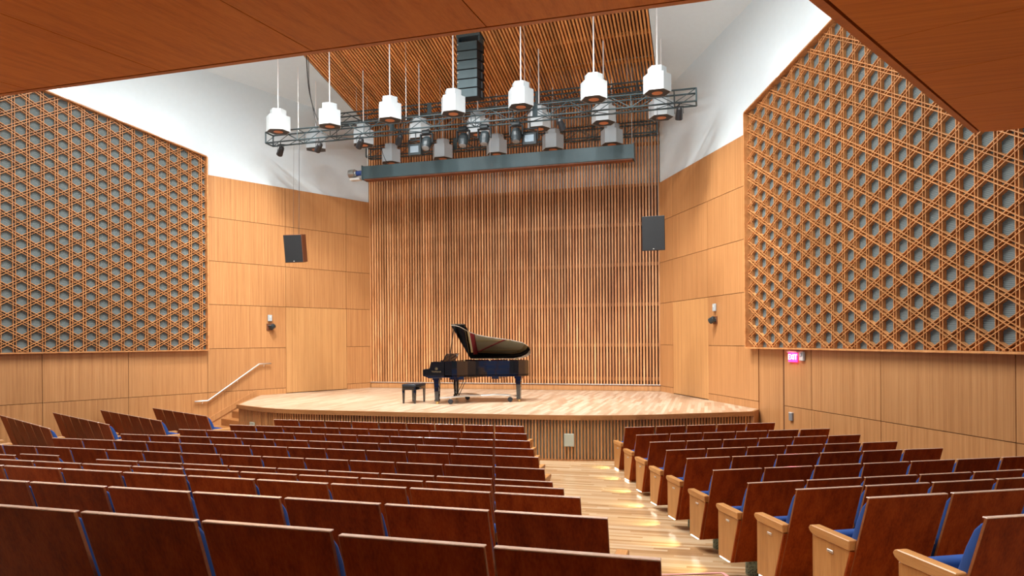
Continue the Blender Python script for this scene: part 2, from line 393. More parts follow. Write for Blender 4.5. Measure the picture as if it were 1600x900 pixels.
    # cove lamps hidden behind the head of the lattice, washing the white wall
    for ui, u in enumerate([1.0, 1.95, 3.1, 4.4, 5.6] if side < 0 else [1.2, 2.4, 3.6, 4.9, 6.2]):
        p = P3(u, vt(u)+.03, .10); t = tag(MB().box((-.07, -.03, 0), (.07, .03, .05), Matrix.Translation(p) @ Matrix.Rotation(side*-math.atan(1/WS), 4, 'Z')).build('cove_lamp', M['glow']),
            'small white cove lamp, %s from stage, atop the %s lattice' % (ORD[ui+1], 'handrail-side' if side < 0 else 'exit-sign-side'), 'lamp', 'cove lamps on the lattice screens')
        pp = P3(u, vt(u)+.12, .12); lamp('POINT', 'cove_light', tuple(pp), 4.5, (1, .98, .97), shadow_soft_size=.06)

# ------------------------------------------------------------------ rear wall and slat ceiling
RW = MB().box((AX-HW-.3, YW+.24, -2.6), (AX+HW+.3, YW+.5, 9)).build('wall_rear', M['backing']); struct(RW)
MB().box((AX-HW, YW+.225, 4.3), (AX+HW, YW+.239, 8.6)).build('upper_lining', M['white'], RW)
MB().box((AX-HW, YW+.03, ZS), (AX+HW, YW+.22, -1.275)).build('base_board', M['wall'], RW)
MB().box((AX-HW, YW+.0, -1.268), (AX+HW, YW+.10, -1.246)).build('bottom_rail', M['steel'], RW)
NS = 104; PS = 2*HW/NS
sl = MB().box((-.021, YW, -1.245), (.021, YW+.085, FOLD+.02)).mesh('slat', M['slat'])
for i in range(NS):
    o = place(sl, 'slat', RW); o.location.x = AX-HW+PS*(i+.5); o.location.y = random.uniform(-.004, .004)
for z in (6.4, 5.37, 4.245, 3.177, 2.065, .958, -.165, -1.1):
    MB().box((AX-HW, YW+.088, z-.045), (AX+HW, YW+.15, z+.045)).build('batten', M['batten'], RW)
CE = MB(); Yf = 5.0
CE.prism([(AX-HW, YW+.3, FOLD+1.25), (AX+HW, YW+.3, FOLD+1.25), (AX+HW, Yf, FOLD+CSL*(YW-Yf)+1.25), (AX-HW, Yf, FOLD+CSL*(YW-Yf)+1.25)], (0, 0, .2))
CE = struct(CE.build('ceiling', M['backing']))
cs = MB().prism([(-.021, YW+.08, FOLD-.02), (-.021, Yf, FOLD+CSL*(YW-Yf)), (-.021, Yf, FOLD+CSL*(YW-Yf)+.09), (-.021, YW+.08, FOLD+.07)], (.042, 0, 0)).mesh('slat', M['cslat'])
for i in range(NS):
    o = place(cs, 'slat', CE); o.location.x = AX-HW+PS*(i+.5)
for k in range(13):
    y = YW-.5-k*1.05; z = FOLD+CSL*(YW-y)
    MB().box((AX-HW, y-.05, z+.085), (AX+HW, y+.05, z+.15)).build('batten', M['cslat'], CE)
BW = struct(MB().box((-18, -4.3, -2.6), (9, -4, 9)).build('wall_back', M['wall']))
RF = struct(MB().box((-18, -4.3, 9.8), (9, 5.2, 10)).build('ceiling_rear', M['white']))
MB().box((-18, 4.95, 7.0), (9, 5.05, 9.9)).build('bulkhead', M['white'], RF)

# ------------------------------------------------------------------ wooden soffit over the rear seats
def sof(Y): return 1.75+.097*(Y-3.73)
def clip(poly, px, py, nx, ny):               # keep the side where (p-P).n >= 0
    out = []
    for i in range(len(poly)):
        a, b = poly[i], poly[(i+1) % len(poly)]
        da = (a[0]-px)*nx+(a[1]-py)*ny; db = (b[0]-px)*nx+(b[1]-py)*ny
        if da >= 0: out.append(a)
        if (da >= 0) != (db >= 0):
            t = da/(da-db); out.append((a[0]+(b[0]-a[0])*t, a[1]+(b[1]-a[1])*t))
    return out
V, C_ = (.441, 3.73), (2.813, 8.657)
nd = Vector((C_[0]-V[0], C_[1]-V[1], 0)).normalized()            # notch edge direction
def mirx(p): return (2*AX-p[0], p[1])
def slab(poly, z0, z1, name, mat, parent):
    if len(poly) < 3: return
    return MB().prism([(x, y, sof(y)+z0) for x, y in poly], (0, 0, z1-z0)).build(name, mat, parent)
SO = MB()
full = [mirx(V), V, C_, (4.05, 8.657), (6.9, 3.0), (8, -4), (-19, -4), (-18.1, 3.0), (-15.2, 8.657), mirx(C_)]
SO = struct(SO.prism([(x, y, sof(y)+.035) for x, y in full], (0, 0, .32)).build('ceiling_soffit', M['dark']))
G = .0035
body = [(-40, -4), (40, -4), (40, 3.73-.062), (-40, 3.73-.062)]
cen = clip(body, V[0], V[1], -nd.y, nd.x); mv = mirx(V); cen = clip(cen, mv[0], mv[1], nd.y, nd.x)
x = -1.17+1.1*3
while x > -13:
    for (ya, yb) in ((-4, -1.2), (-1.2, 3.73)):
        p = clip(clip(clip(clip(cen, x-G, 0, -1, 0), x-1.1+G, 0, 1, 0), 0, ya+G, 0, 1), 0, yb-G if yb < 3 else 9, 0, -1)
        slab(p, 0, .036, 'panel', M['canopy'], SO)
    x -= 1.1
slab([mirx(V), V, (V[0]-.03, 3.73-.046), (mirx(V)[0]+.03, 3.73-.046)], 0, .036, 'edge_board', M['band'], SO)
for mside in (1, -1):
    wing = [(V[0]-nd.x*9, V[1]-nd.y*9), C_, (C_[0]+1.25, C_[1]), (6.9, 3.0), (8, -4.4)]
    wb = [(p[0]+nd.y*.072, p[1]-nd.x*.072) for p in (wing[0], wing[1])]
    w2 = clip([(-3.8, -4)]+wing[:0]+[(V[0]-nd.x*8.6, V[1]-nd.y*8.6), C_, (C_[0]+1.25, C_[1]), (6.9, 3.0), (8, -4)], wb[0][0], wb[0][1], nd.y, -nd.x)
    w2 = clip(w2, 0, -4, 0, 1)
    t = 1.2
    k = 0
    while k < 12:
        q0 = Vector((C_[0], C_[1], 0))-nd*(.95+1.1*(k-1)); q1 = q0-nd*1.1
        p = clip(clip(w2, q0.x-nd.x*G, q0.y-nd.y*G, -nd.x, -nd.y), q1.x+nd.x*G, q1.y+nd.y*G, nd.x, nd.y)
        if mside < 0: p = [mirx(a) for a in p]
        if len(p) >= 3: slab(p, 0, .036, 'panel', M['canopyR'], SO)
        k += 1
    e = [V, C_, (C_[0]+nd.y*.055, C_[1]-nd.x*.055-.0), (V[0]+nd.y*.055, V[1]-nd.x*.055)]
    slab(e if mside > 0 else [mirx(a) for a in e], -.004, .036, 'edge_board', M['band'], SO)

# ------------------------------------------------------------------ stage
FR = [(-10.37, 13.50), (-9.80, 13.18), (-9.25, 12.93), (-8.85, 12.80), (-8.45, 12.73), (-7.57, 12.70), (-5.49, 12.70), (-4.31, 12.71), (-3.26, 12.74), (-2.75, 12.78), (-2.30, 12.84), (-1.72, 12.98), (-1.30, 13.12), (-.81, 13.34), (-.12, 13.70), (.864, 14.23)]
ST = thing('stage', (AX, 15.5, -2.29), 'raised wooden concert stage with curved slatted front, carrying the grand piano', 'stage')
def offs(poly, d):                            # offset an open polyline to its left-hand side
    out = []
    for i, p in enumerate(poly):
        a = Vector(poly[max(i-1, 0)]); b = Vector(poly[min(i+1, len(poly)-1)]); t = (b-a).normalized(); out.append((p[0]-t.y*d, p[1]+t.x*d))
    return out
rwp = wpt(1, 14.72, .035); lwp = wpt(-1, 15.95, .035); rr = wpt(1, YW-.01, .035); ll = wpt(-1, YW-.01, .035)
tail = [(rwp.x, rwp.y), (rr.x, rr.y), (ll.x, ll.y), (lwp.x, lwp.y)]
MB().prism([(x, y, ZS-.04) for x, y in offs(FR, .04)+tail], (0, 0, .04)).build('deck', M['deck'], ST)
for i in range(len(FR)-1):
    inn2 = offs(FR, .045)
    MB().prism([(*FR[i], ZS-.088), (*FR[i+1], ZS-.088), (*inn2[i+1], ZS-.088), (*inn2[i], ZS-.088)], (0, 0, .089)).build('nosing_board', M['nosing'], ST)
bk = offs(FR, .11)
bb = MB()
for i in range(len(bk)-1): bb.prism([(*bk[i], -2.32), (*bk[i+1], -2.32), (*bk[i+1], ZS-.04), (*bk[i], ZS-.04)], Vector((-(bk[i+1][1]-bk[i][1]), bk[i+1][0]-bk[i][0], 0)).normalized()*.06)
bb.build('front_backing', M['grey'], ST)
li = (lwp.x, lwp.y)
MB().prism([(FR[0][0]+.03, FR[0][1]+.06, -2.32), (li[0], li[1], -2.32), (li[0], li[1], ZS-.04), (FR[0][0]+.03, FR[0][1]+.06, ZS-.04)], (.06, .03, 0)).build('side_panel', M['fslat'], ST)
MB().prism([(*FR[0], ZS-.088), (FR[0][0]+.05, FR[0][1]+.03, ZS-.088), (li[0]+.05, li[1]+.03, ZS-.088), (*li, ZS-.088)], (0, 0, .089)).build('nosing_board', M['nosing'], ST)
MB().prism([(*FR[-1], -2.3), (rwp.x, rwp.y, -2.3), (rwp.x, rwp.y, ZS), (*FR[-1], ZS)], (-.05, .02, 0)).build('side_panel', M['nosing'], ST)
fsl = MB().box((-.0155, -.02, -2.27), (.0155, .025, ZS-.085)).mesh('slat', M['fslat'])
ln = offs(FR, .062); acc = 0; 
seg = [(Vector(ln[i]), Vector(ln[i+1])) for i in range(len(ln)-1)]; tot = sum((b-a).length for a, b in seg); s_ = .03
while s_ < tot:
    r = s_
    for a, b in seg:
        l_ = (b-a).length
        if r <= l_: break
        r -= l_
    p = a+(b-a)*(r/l_); o = place(fsl, 'slat', ST); o.location += Vector((p.x, p.y, 0)); o.rotation_euler.z = math.atan2(b.y-a.y, b.x-a.x)
    s_ += .062
for i in range(len(FR)-1):
    f1, f2 = offs(FR, .03), offs(FR, .09)
    MB().prism([(*f1[i], -2.32), (*f1[i+1], -2.32), (*f2[i+1], -2.32), (*f2[i], -2.32)], (0, 0, .055)).build('kick_board', M['nosing'], ST)
def plate(X, lab):
    for a, b in zip(offs(FR, .035)[:-1], offs(FR, .035)[1:]):
        if a[0] <= X <= b[0]:
            k = (X-a[0])/(b[0]-a[0]); y = a[1]+(b[1]-a[1])*k; rz = math.atan2(b[1]-a[1], b[0]-a[0])
            t = thing('floor_box_plate', (X, y, -1.9), lab, 'wall plate', 'grey plates on the stage front', rz)
            o = place(MB().box((-.095, -.015, -.12), (.095, .02, .12)).mesh('cover', M['plate'], .006), 'cover', t, False)
            o = place(MB().box((-.012, -.02, -.122), (.012, -.012, -.108)).mesh('latch', M['midgrey']), 'latch', t, False)
plate(-2.52, 'square grey cover plate on stage front beside the aisle')
plate(-9.72, 'grey cover plate on stage front near the steps')
# steps up to the stage along the left wall
SP = thing('stage_steps', (-11.7, 15.2, -2.29), 'wooden steps rising beside the wall handrail to the stage', 'steps')
ad = Vector((WS/KW, 1/KW, 0)); inl = Vector((1/KW, -WS/KW, 0))
for k in range(4):
    Ya, Yb = 14.78+.26*k, 14.78+.26*(k+1)
    a0, a1 = wpt(-1, Ya, .035), wpt(-1, 15.95, .035)
    if k < 3: a1 = wpt(-1, Yb, .035)
    q0, q1 = a0+inl*2.2, a1+inl*2.2
    ex, ey = li[0]-FR[0][0], li[1]-FR[0][1]; el = math.hypot(ex, ey)
    pg = clip([(a0.x, a0.y), (a1.x, a1.y), (q1.x, q1.y), (q0.x, q0.y)], FR[0][0]-.02, FR[0][1], -ey/el, ex/el)
    MB().prism([(x, y, -2.3) for x, y in pg], (0, 0, .17*(k+1))).build('step', M['nosing'], SP)
SK = tag(MB().prism([tuple(wpt(-1, 14.6, .03)+Vector((0, 0, -2.15))), tuple(wpt(-1, 14.6, .03)+Vector((0, 0, -2.0))), tuple(wpt(-1, 15.9, .03)+Vector((0, 0, -1.20-.08))), tuple(wpt(-1, 15.9, .03)+Vector((0, 0, -1.43)))], inl*.02).build('stair_skirt', M['wall']), 'sloping wooden skirting board on the wall beside the stage steps', 'skirting board')
HR = thing('handrail', tuple(wpt(-1, 15.3)+Vector((0, 0, -1.2))), 'slim steel handrail on the wall above the stage steps', 'handrail')
rp = [wpt(-1, 14.42, .09)+Vector((0, 0, -1.475)), wpt(-1, 14.72, .09)+Vector((0, 0, -1.475)), wpt(-1, 15.95, .09)+Vector((0, 0, -.592)), wpt(-1, 16.25, .09)+Vector((0, 0, -.588))]
MB().tube(rp, .021, 10).build('rail', M['steel'], HR, smooth=True)
for Yb, zb in ((14.6, -1.475), (15.42, -.972), (16.08, -.59)):
    a = wpt(-1, Yb, .09)+Vector((0, 0, zb-.01)); b = wpt(-1, Yb, .06)+Vector((0, 0, zb-.07)); c_ = wpt(-1, Yb, .03)+Vector((0, 0, zb-.07))
    MB().tube([a, b, c_], .009, 8).build('bracket', M['steel'], HR)

# ------------------------------------------------------------------ seats
def back_pt(z): return -.26*z/.76
cm = {}
th = .014
b = MB().prism([(-.261, back_pt(0), 0), (-.261, back_pt(.76), .76), (-.261, back_pt(.76)+th, .76), (-.261, back_pt(0)+th, 0)], (.522, 0, 0))
cm['back_panel'] = b.mesh('back_panel', M['seatwood'], 0)
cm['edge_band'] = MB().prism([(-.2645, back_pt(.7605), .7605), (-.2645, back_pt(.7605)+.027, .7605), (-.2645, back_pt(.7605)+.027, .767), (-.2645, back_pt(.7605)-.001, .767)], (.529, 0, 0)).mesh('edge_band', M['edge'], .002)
cm['side_band'] = MB().prism([(0, back_pt(0), 0), (0, back_pt(.76), .76), (0, back_pt(.76)+th, .76), (0, back_pt(0)+th, 0)], (.003, 0, 0)).mesh('side_band', M['sedge'])
prof = [(.19, .0), (.24, .075), (.42, .08), (.60, .07), (.69, .055), (.73, .03), (.742, 0)]
pf = [(-.246, back_pt(z)+th+.001+t, z) for z, t in prof]+[(-.246, back_pt(.19)+th+.001, .19)]
b = MB().prism(pf[1:], (.492, 0, 0)); cm['back_cushion'] = b.mesh('back_cushion', M['blue'], .012, True, 2)
b = MB().prism([(-.235, .075, .10), (-.235, .185, .12), (-.235, .16, .455), (-.235, .14, .472), (-.235, .09, .472), (-.235, .07, .455)], (.47, 0, 0))
cm['seat'] = b.mesh('seat', M['blue'], .01, True, 2)
b = MB().prism([(-.235, .188, .12), (-.235, .205, .12), (-.235, .18, .45), (-.235, .163, .45)], (.47, 0, 0)); cm['seat_board'] = b.mesh('seat_board', M['oak'], .003)
def arm(wd, y0):
    p = [(0, y0, .42), (0, .225, .42), (0, .262, .438), (0, .275, .458), (0, .262, .476), (0, .24, .482), (0, y0, .482)]
    return MB().prism([(-wd/2, y, z) for _, y, z in p], (wd, 0, 0)).mesh('armrest', M['armoak'], .005)
cm['arm_mid'] = arm(.05, -.115); cm['arm_end'] = arm(.064, -.13)
def side(wd, name, mat, y0t, y0b):
    return MB().prism([(-wd/2, y0b, 0), (-wd/2, .245, 0), (-wd/2, .245, .419), (-wd/2, y0t, .419)], (wd, 0, 0)).mesh(name, mat, .003)
cm['side_mid'] = side(.04, 'side_panel', M['seatwood'], -.10, .03); cm['side_end'] = side(.044, 'end_panel', M['oak'], -.122, .018)
cm['side_back'] = MB().prism([(-.022, .004, 0), (-.022, .017, 0), (-.022, -.123, .414), (-.022, -.136, .414)], (.044, 0, 0)).mesh('end_panel_edge', M['seatwood'])
cm['pedestal'] = MB().lathe([(.095, -.11), (.095, -.035), (.09, -.03), (.09, .06)], 20).mesh('pedestal', M['ped'], 0, False)
cm['number_plate'] = MB().box((-.004, -.03, -.009), (.004, .03, .009)).mesh('number_plate', M['steel'], .002)
cm['step_light'] = MB().box((-.012, .03, -.008), (.004, .2, -.001)).mesh('step_light', M['strip'])
def seat(P, rz, gap, ends, label, group, light=False, arms=(1, 0)):
    """P = top centre of the backrest; ends = (-1 and/or +1) sides that face an aisle."""
    f = Vector((-math.sin(rz), math.cos(rz), 0)); base = Vector(P)-Vector((0, 0, .76))+f*.26
    t = thing('theatre_seat', base, label, 'seat', group, rz)
    def part(key, name, x=0, y=0, z=0):
        o = place(cm[key], name, t, False); o.location = (x, y, z); return o
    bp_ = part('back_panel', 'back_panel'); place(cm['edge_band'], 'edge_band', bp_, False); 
    for xx in (-.2645, .2615): place(cm['side_band'], 'side_band', bp_, False).location.x = xx
    part('back_cushion', 'back_cushion')
    s_ = part('seat', 'seat'); o = place(cm['seat_board'], 'seat_board', s_, False)
    for sx in (-1, 1):
        if sx in ends:
            part('arm_end', 'armrest', sx*.27); e = part('side_end', 'end_panel', sx*.27)
            o = place(cm['side_back'], 'panel_edge', e, False)
            o = place(cm['number_plate'], 'number_plate', e, False); o.location = (sx*.024, .06, .365)
            if light:
                o = place(cm['step_light'], 'step_light', e, False); o.location = (sx*.012, .02, 0); 
                if sx > 0: o.rotation_euler.z = math.pi; o.location.y = .22
        elif (sx < 0 and arms[0]) or (sx > 0 and arms[1]):
            part('arm_mid', 'armrest', sx*.28); part('side_mid', 'side_panel', sx*.28)
    o = part('pedestal', 'pedestal', 0, .09, 0); o.scale.z = max(.25, gap/.11)
    return t
nseat = 0
for r in range(11):                           # middle block: 9 seats in the front row, one more in each row behind
    n = 9+r; xr = -3.0808+.2942*r; Y = 11.6278-.9501*r
    for k in range(n):
        X = xr-.265-k*.56; z = ZROW[r]; yy = Y
        if r == 10 and k >= 2: z += .012
        if r == 6 and k == 9: continue       # empty place: the neighbouring seat has been pulled out
        rz = 0
        if r == 6 and k == 10: X += .12; z += .03; yy -= .05
        u, v = pxy((X, yy, z))
        if u < -260 or u > 1700 or v > 1010: continue
        ends = ([1] if k == 0 else [])+([-1] if k == n-1 else [])
        lab = 'mahogany seat, blue cushions, middle block, %s row from stage, %s in from lit aisle' % (ORD[r+1], ORD[k+1])
        if r == 6 and k == 10: lab = 'mahogany seat standing higher than its row next to an empty place'
        seat((X, yy, z), rz, z-.76-floor_z(X, yy+.26), ends, lab, 'theatre seats in the middle block', False, (1, 0)); nseat += 1
for sd in (1, -1):
    d = Vector((.8965, .443, 0))
    for r in range(11):
        S = Vector((-1.354+.2813*r, 11.851-.929*r, ZROW[r])); n = [5, 6, 6, 6, 6, 7, 7, 8, 8, 8, 8][r]
        for k in range(n):
            P = S+d*(.265+.566*k)
            if sd < 0: P = Vector((2*AX-P.x, P.y, P.z))
            u, v = pxy(P)
            if u < -150 or u > 1760 or v > 1010: continue
            rz = math.radians(26.3)*sd
            ends = []
            if k == 0: ends.append(-sd)
            if k == n-1: ends.append(sd)
            if sd > 0: lab = 'mahogany seat, blue cushions, exit-sign side, %s row from stage, %s in from lit aisle' % (ORD[r+1], ORD[k+1])
            else: lab = 'mahogany seat, blue cushions, handrail side, %s row from stage, %s in from its aisle' % (ORD[r+1], ORD[k+1])
            seat(P, rz, P.z-.76-floor_z(P.x-.115*sd, P.y+.233), ends, lab, 'theatre seats by the exit-sign wall' if sd > 0 else 'theatre seats by the handrail wall', sd > 0, (0, 1) if sd > 0 else (1, 0)); nseat += 1
            if sd > 0 and k == 0 and r < 9:   # the step light in this end panel
                f = Vector((-math.sin(rz), math.cos(rz), 0)); q_ = P-Vector((0, 0, .76))+f*.40-d*.36
                lamp('SPOT', 'step_lamp', (q_.x+f.x*.08, q_.y+f.y*.08, q_.z+.14), 9, (1, .96, .50), (q_.x-d.x*.16+f.x*.30, q_.y-d.y*.16+f.y*.30, q_.z-.12), spot_size=math.radians(70), spot_blend=.6, shadow_soft_size=.02)

# ------------------------------------------------------------------ grand piano
PX, PY = -6.16, 14.40
PN = thing('grand_piano', (PX+1.1, PY+.75, ZS), 'black lacquered concert grand piano with raised lid on the stage', 'piano')
def PL(x, y, z): return Vector((PX+x, PY+y, ZS+z))
rim = [(.52, 0), (.70, .0), (.80, .06), (.88, .17), (.97, .30), (1.12, .42), (1.35, .52), (1.60, .59), (1.85, .66), (2.03, .76), (2.14, .90), (2.19, 1.05), (2.16, 1.22), (2.06, 1.36), (1.90, 1.45), (1.70, 1.49), (.52, 1.50)]
def ringwall(poly, zb, zt, t, close=True):
    n = len(poly); cx = sum(p[0] for p in poly)/n; cy = sum(p[1] for p in poly)/n; b = MB()
    inn_ = []
    for i, p in enumerate(poly):
        a, c_ = Vector(poly[i-1]), Vector(poly[(i+1) % n]); tt = (c_-a).normalized(); inn_.append((p[0]-tt.y*t, p[1]+tt.x*t))
    vs = [PL(*p, zb) for p in poly]+[PL(*p, zt) for p in poly]+[PL(*p, zb) for p in inn_]+[PL(*p, zt) for p in inn_]; fs = []
    for i in range(n):
        j = (i+1) % n; fs += [(i, j, n+j, n+i), (2*n+j, 2*n+i, 3*n+i, 3*n+j), (n+i, n+j, 3*n+j, 3*n+i), (j, i, 2*n+i, 2*n+j)]
    return b.add(vs, fs)
ringwall(rim, .60, .96, .045).build('rim', M['piano'], PN)
MB().prism([PL(x, y, .62) for x, y in rim], (0, 0, .03)).build('bottom_board', M['piano'], PN)
MB().prism([PL(.60+(x-.60)*.965, .06+(y)*.92, .84) for x, y in rim[1:-1]+[(.62, 1.44), (.62, .05)]], (0, 0, .02)).build('soundboard', M['sound'], PN)
MB().prism([PL(.62+(x-.62)*.9, .10+(y)*.86, .875) for x, y in rim[1:-1]+[(.66, 1.40), (.66, .1)]], (0, 0, .012)).build('iron_frame', M['gold'], PN)
for k in range(5):
    MB().box(PL(.82, .28+.255*k, .887), PL((.86, 1.30, 1.95, 2.0, 1.9)[k], .292+.255*k, .90)).build('string_band', M['brass'], PN)
for (xa, ya, xb, yb) in ((.8, .2, 2.0, 1.1), (.8, 1.35, 1.9, .85), (.8, .75, 2.05, 1.0)):
    MB().tube([PL(xa, ya, .905), PL(xb, yb, .905)], .016, 6).build('frame_strut', M['felt'], PN)
MB().box(PL(.70, .15, .887), PL(.80, 1.4, .93)).build('damper_rail', M['felt'], PN)
# keyboard end: cheeks, key bed, keys, fallboard
for y0, y1 in ((0, .09), (1.41, 1.50)):
    MB().prism([PL(0, y0, .64), PL(0, y0, .77), PL(.05, y0, .79), (PL(.16, y0, .80)), PL(.20, y0, .95), PL(.54, y0, .96), PL(.54, y0, .60), PL(.16, y0, .58)], (0, y1-y0, 0)).build('cheek', M['piano'], PN, .006)
MB().box(PL(.04, .09, .62), PL(.54, 1.41, .70)).build('key_bed', M['piano'], PN)
KB = MB().box(PL(.06, .12, .70), PL(.20, 1.38, .735)).build('keyboard', M['hex'], PN)
for k in range(36):
    if k % 7 in (2, 6): continue
    MB().box(PL(.11, .135+.0345*k, .735), PL(.20, .15+.0345*k, .75)).build('black_key', M['black'], KB)
MB().box(PL(.20, .09, .70), PL(.23, 1.41, .93)).build('fallboard', M['piano'], PN)
MB().box(PL(.23, .09, .93), PL(.60, 1.41, .955)).build('front_shelf', M['piano'], PN)
MD = MB().prism([PL(.34, .35, .955), PL(.34, 1.15, .955), PL(.44, 1.15, 1.13), PL(.44, .35, 1.13)], (.02, 0, -.01)).build('music_desk', M['piano'], PN)
MB().box(PL(.29, .35, .955), PL(.36, 1.15, .975)).build('desk_ledge', M['piano'], MD)
# lid, hinged on the far (straight) side
al = math.radians(31)
def LD(x, y, h): 
    r = 1.50-y; return PL(x, 1.50-r*math.cos(al)+h*math.sin(al)*-1, .975+r*math.sin(al)+h*math.cos(al))
lidp = [(.62, -.02)]+[(x+.0, y-.02) for x, y in rim[1:9]]+[(2.10, .76), (2.19, .90), (2.22, 1.05), (2.19, 1.23), (2.08, 1.38), (1.90, 1.47), (1.70, 1.50), (.62, 1.50)]
nv = (LD(1, 1, .022)-LD(1, 1, 0))
MB().prism([LD(x, y, 0) for x, y in lidp], nv).build('lid', M['lid'], PN)
MB().prism([LD(x, y, .024) for x, y in ((.62, -.02), (.95, -.02), (.95, 1.5), (.62, 1.5))], nv).build('lid_flap', M['piano'], PN)
MB().tube([PL(.60, .10, .95), LD(.66, .06, -.004)], .012, 8).build('lid_prop', M['piano'], PN)
for x in (.75, 1.25, 1.75): MB().box(PL(x, 1.49, .95), PL(x+.06, 1.515, .985)).build('hinge', M['brass'], PN)
for x, y in ((.90, .22), (1.40, .545), (1.80, .66)): MB().box(PL(x, y, .955), PL(x+.03, y+.025, .985)).build('lid_bumper', M['brass'], PN)
for x, y in ((.30, .13), (.30, 1.37), (1.95, 1.06)):
    lg = MB(); 
    for (za, zb, wa, wb) in ((.60, .54, .085, .085), (.54, .10, .06, .042), (.10, .06, .05, .05)):
        vs = [PL(x+sx*wa, y+sy*wa, za) for sx, sy in ((-1, -1), (1, -1), (1, 1), (-1, 1))]+[PL(x+sx*wb, y+sy*wb, zb) for sx, sy in ((-1, -1), (1, -1), (1, 1), (-1, 1))]
        lg.add(vs, [(0, 1, 2, 3), (7, 6, 5, 4), (0, 4, 5, 1), (1, 5, 6, 2), (2, 6, 7, 3), (3, 7, 4, 0)])
    lo = lg.build('leg', M['piano'], PN)
    MB().lathe([(.02, .0), (.035, .005), (.035, .055), (.015, .06)], 12, Matrix.Translation(PL(x, y, 0))).build('caster', M['brass'], lo)
LY = MB().box(PL(.50, .62, .12), PL(.56, .88, .18)).build('pedal_lyre', M['piano'], PN, .005)
for y in (.66, .84): MB().box(PL(.51, y-.015, .18), PL(.545, y+.015, .62)).build('lyre_post', M['piano'], LY)
for y in (.68, .75, .82): MB().box(PL(.38, y-.012, .10), PL(.52, y+.012, .115)).build('pedal', M['brass'], LY)
for y in (.66, .84): MB().tube([PL(.56, y, .15), PL(.80, y, .62)], .008, 6).build('lyre_brace', M['piano'], LY)
for (x0, x1, y0, y1) in ((.62, .95, .1, 1.3), (1.45, 1.62, .55, 1.3)): MB().box(PL(x0, y0, .55), PL(x1, y1, .62)).build('beam', M['piano'], PN)
# maker's name and emblem on the cheek
fc = bpy.data.curves.new('maker_name', 'FONT'); fc.body = 'YAMAHA'; fc.size = .048; fc.space_character = 1.25; fc.extrude = .0015; fc.align_x = 'CENTER'
fo = bpy.data.objects.new('tmp', fc); COL.objects.link(fo); bpy.context.view_layer.update()
me = bpy.data.meshes.new_from_object(fo.evaluated_get(bpy.context.evaluated_depsgraph_get())); bpy.data.objects.remove(fo)
me.materials.clear(); me.materials.append(M['brass']); me.transform(Matrix.Translation(PL(.335, -.003, .715)) @ Matrix.Rotation(math.pi/2, 4, 'X'))
place(me, 'maker_name', PN)
em = MB()
for i in range(24):
    a0, a1 = 2*math.pi*i/24, 2*math.pi*(i+1)/24
    em.prism([PL(.335+.030*math.cos(a), -.004, .80+.030*math.sin(a)) for a in (a0, a1)]+[PL(.335+.024*math.cos(a), -.004, .80+.024*math.sin(a)) for a in (a1, a0)], (0, .003, 0))
for k in range(3):
    a = math.pi/2+k*2*math.pi/3; dx, dz = math.cos(a), math.sin(a)
    for t in (-.005, .005):
        em.prism([PL(.335+dx*r_+-dz*(t+w_), -.004, .80+dz*r_+dx*(t+w_)) for r_, w_ in ((-.012, -.002), (.024, -.002), (.024, .002), (-.012, .002))], (0, .003, 0))
em.build('emblem', M['brass'], PN)
# dolly under the piano
DL = thing('piano_dolly', (PX+1.2, PY+.7, ZS), 'low steel dolly with casters under the grand piano', 'dolly')
hub = PL(1.15, .66, .16); tips = [PL(.62, .12, .15), PL(.62, 1.26, .15), PL(1.78, .92, .15)]
for t in tips:
    MB().tube([t, t.lerp(hub, .5)+Vector((0, 0, .015)), hub], .022, 8).build('arm', M['steel'], DL)
    MB().tube([t+Vector((0, 0, .01)), t-Vector((0, 0, .05))], .014, 8).build('fork', M['steel'], DL)
    MB().lathe([(.02, -.022), (.055, -.02), (.06, 0), (.055, .02), (.02, .022)], 16, Matrix.Translation(t-Vector((0, 0, .09))) @ Matrix.Rotation(math.pi/2, 4, 'X')).build('wheel', M['rubber'], DL, smooth=False)
for a, b_ in ((tips[0], PL(.36, .13, .13)), (tips[1], PL(.36, 1.37, .13)), (tips[2], PL(1.90, 1.06, .13))):
    MB().tube([a, b_], .018, 8).build('leg_cradle', M['steel'], DL)
# bench
BN = thing('piano_bench', (PX-.37, PY+.36, ZS), 'black padded piano bench at the keyboard end of the grand piano', 'bench')
def BL(x, y, z): return Vector((PX-.37+x, PY+.36+y, ZS+z))
MB().box(BL(-.17, -.30, .38), BL(.17, .30, .44)).build('cushion', M['pads'], BN, .014, True, 2)
MB().box(BL(-.165, -.295, .31), BL(.165, .295, .38)).build('apron', M['piano'], BN, .004)
for sx in (-1, 1):
    for sy in (-1, 1):
        vs = [BL(sx*.14+a*w_, sy*.265+b_*w_, z_) for z_, w_ in ((.32, .025), (0, .016)) for a, b_ in ((-1, -1), (1, -1), (1, 1), (-1, 1))]
        MB().add(vs, [(0, 1, 2, 3), (7, 6, 5, 4), (0, 4, 5, 1), (1, 5, 6, 2), (2, 6, 7, 3), (3, 7, 4, 0)]).build('leg', M['piano'], BN)

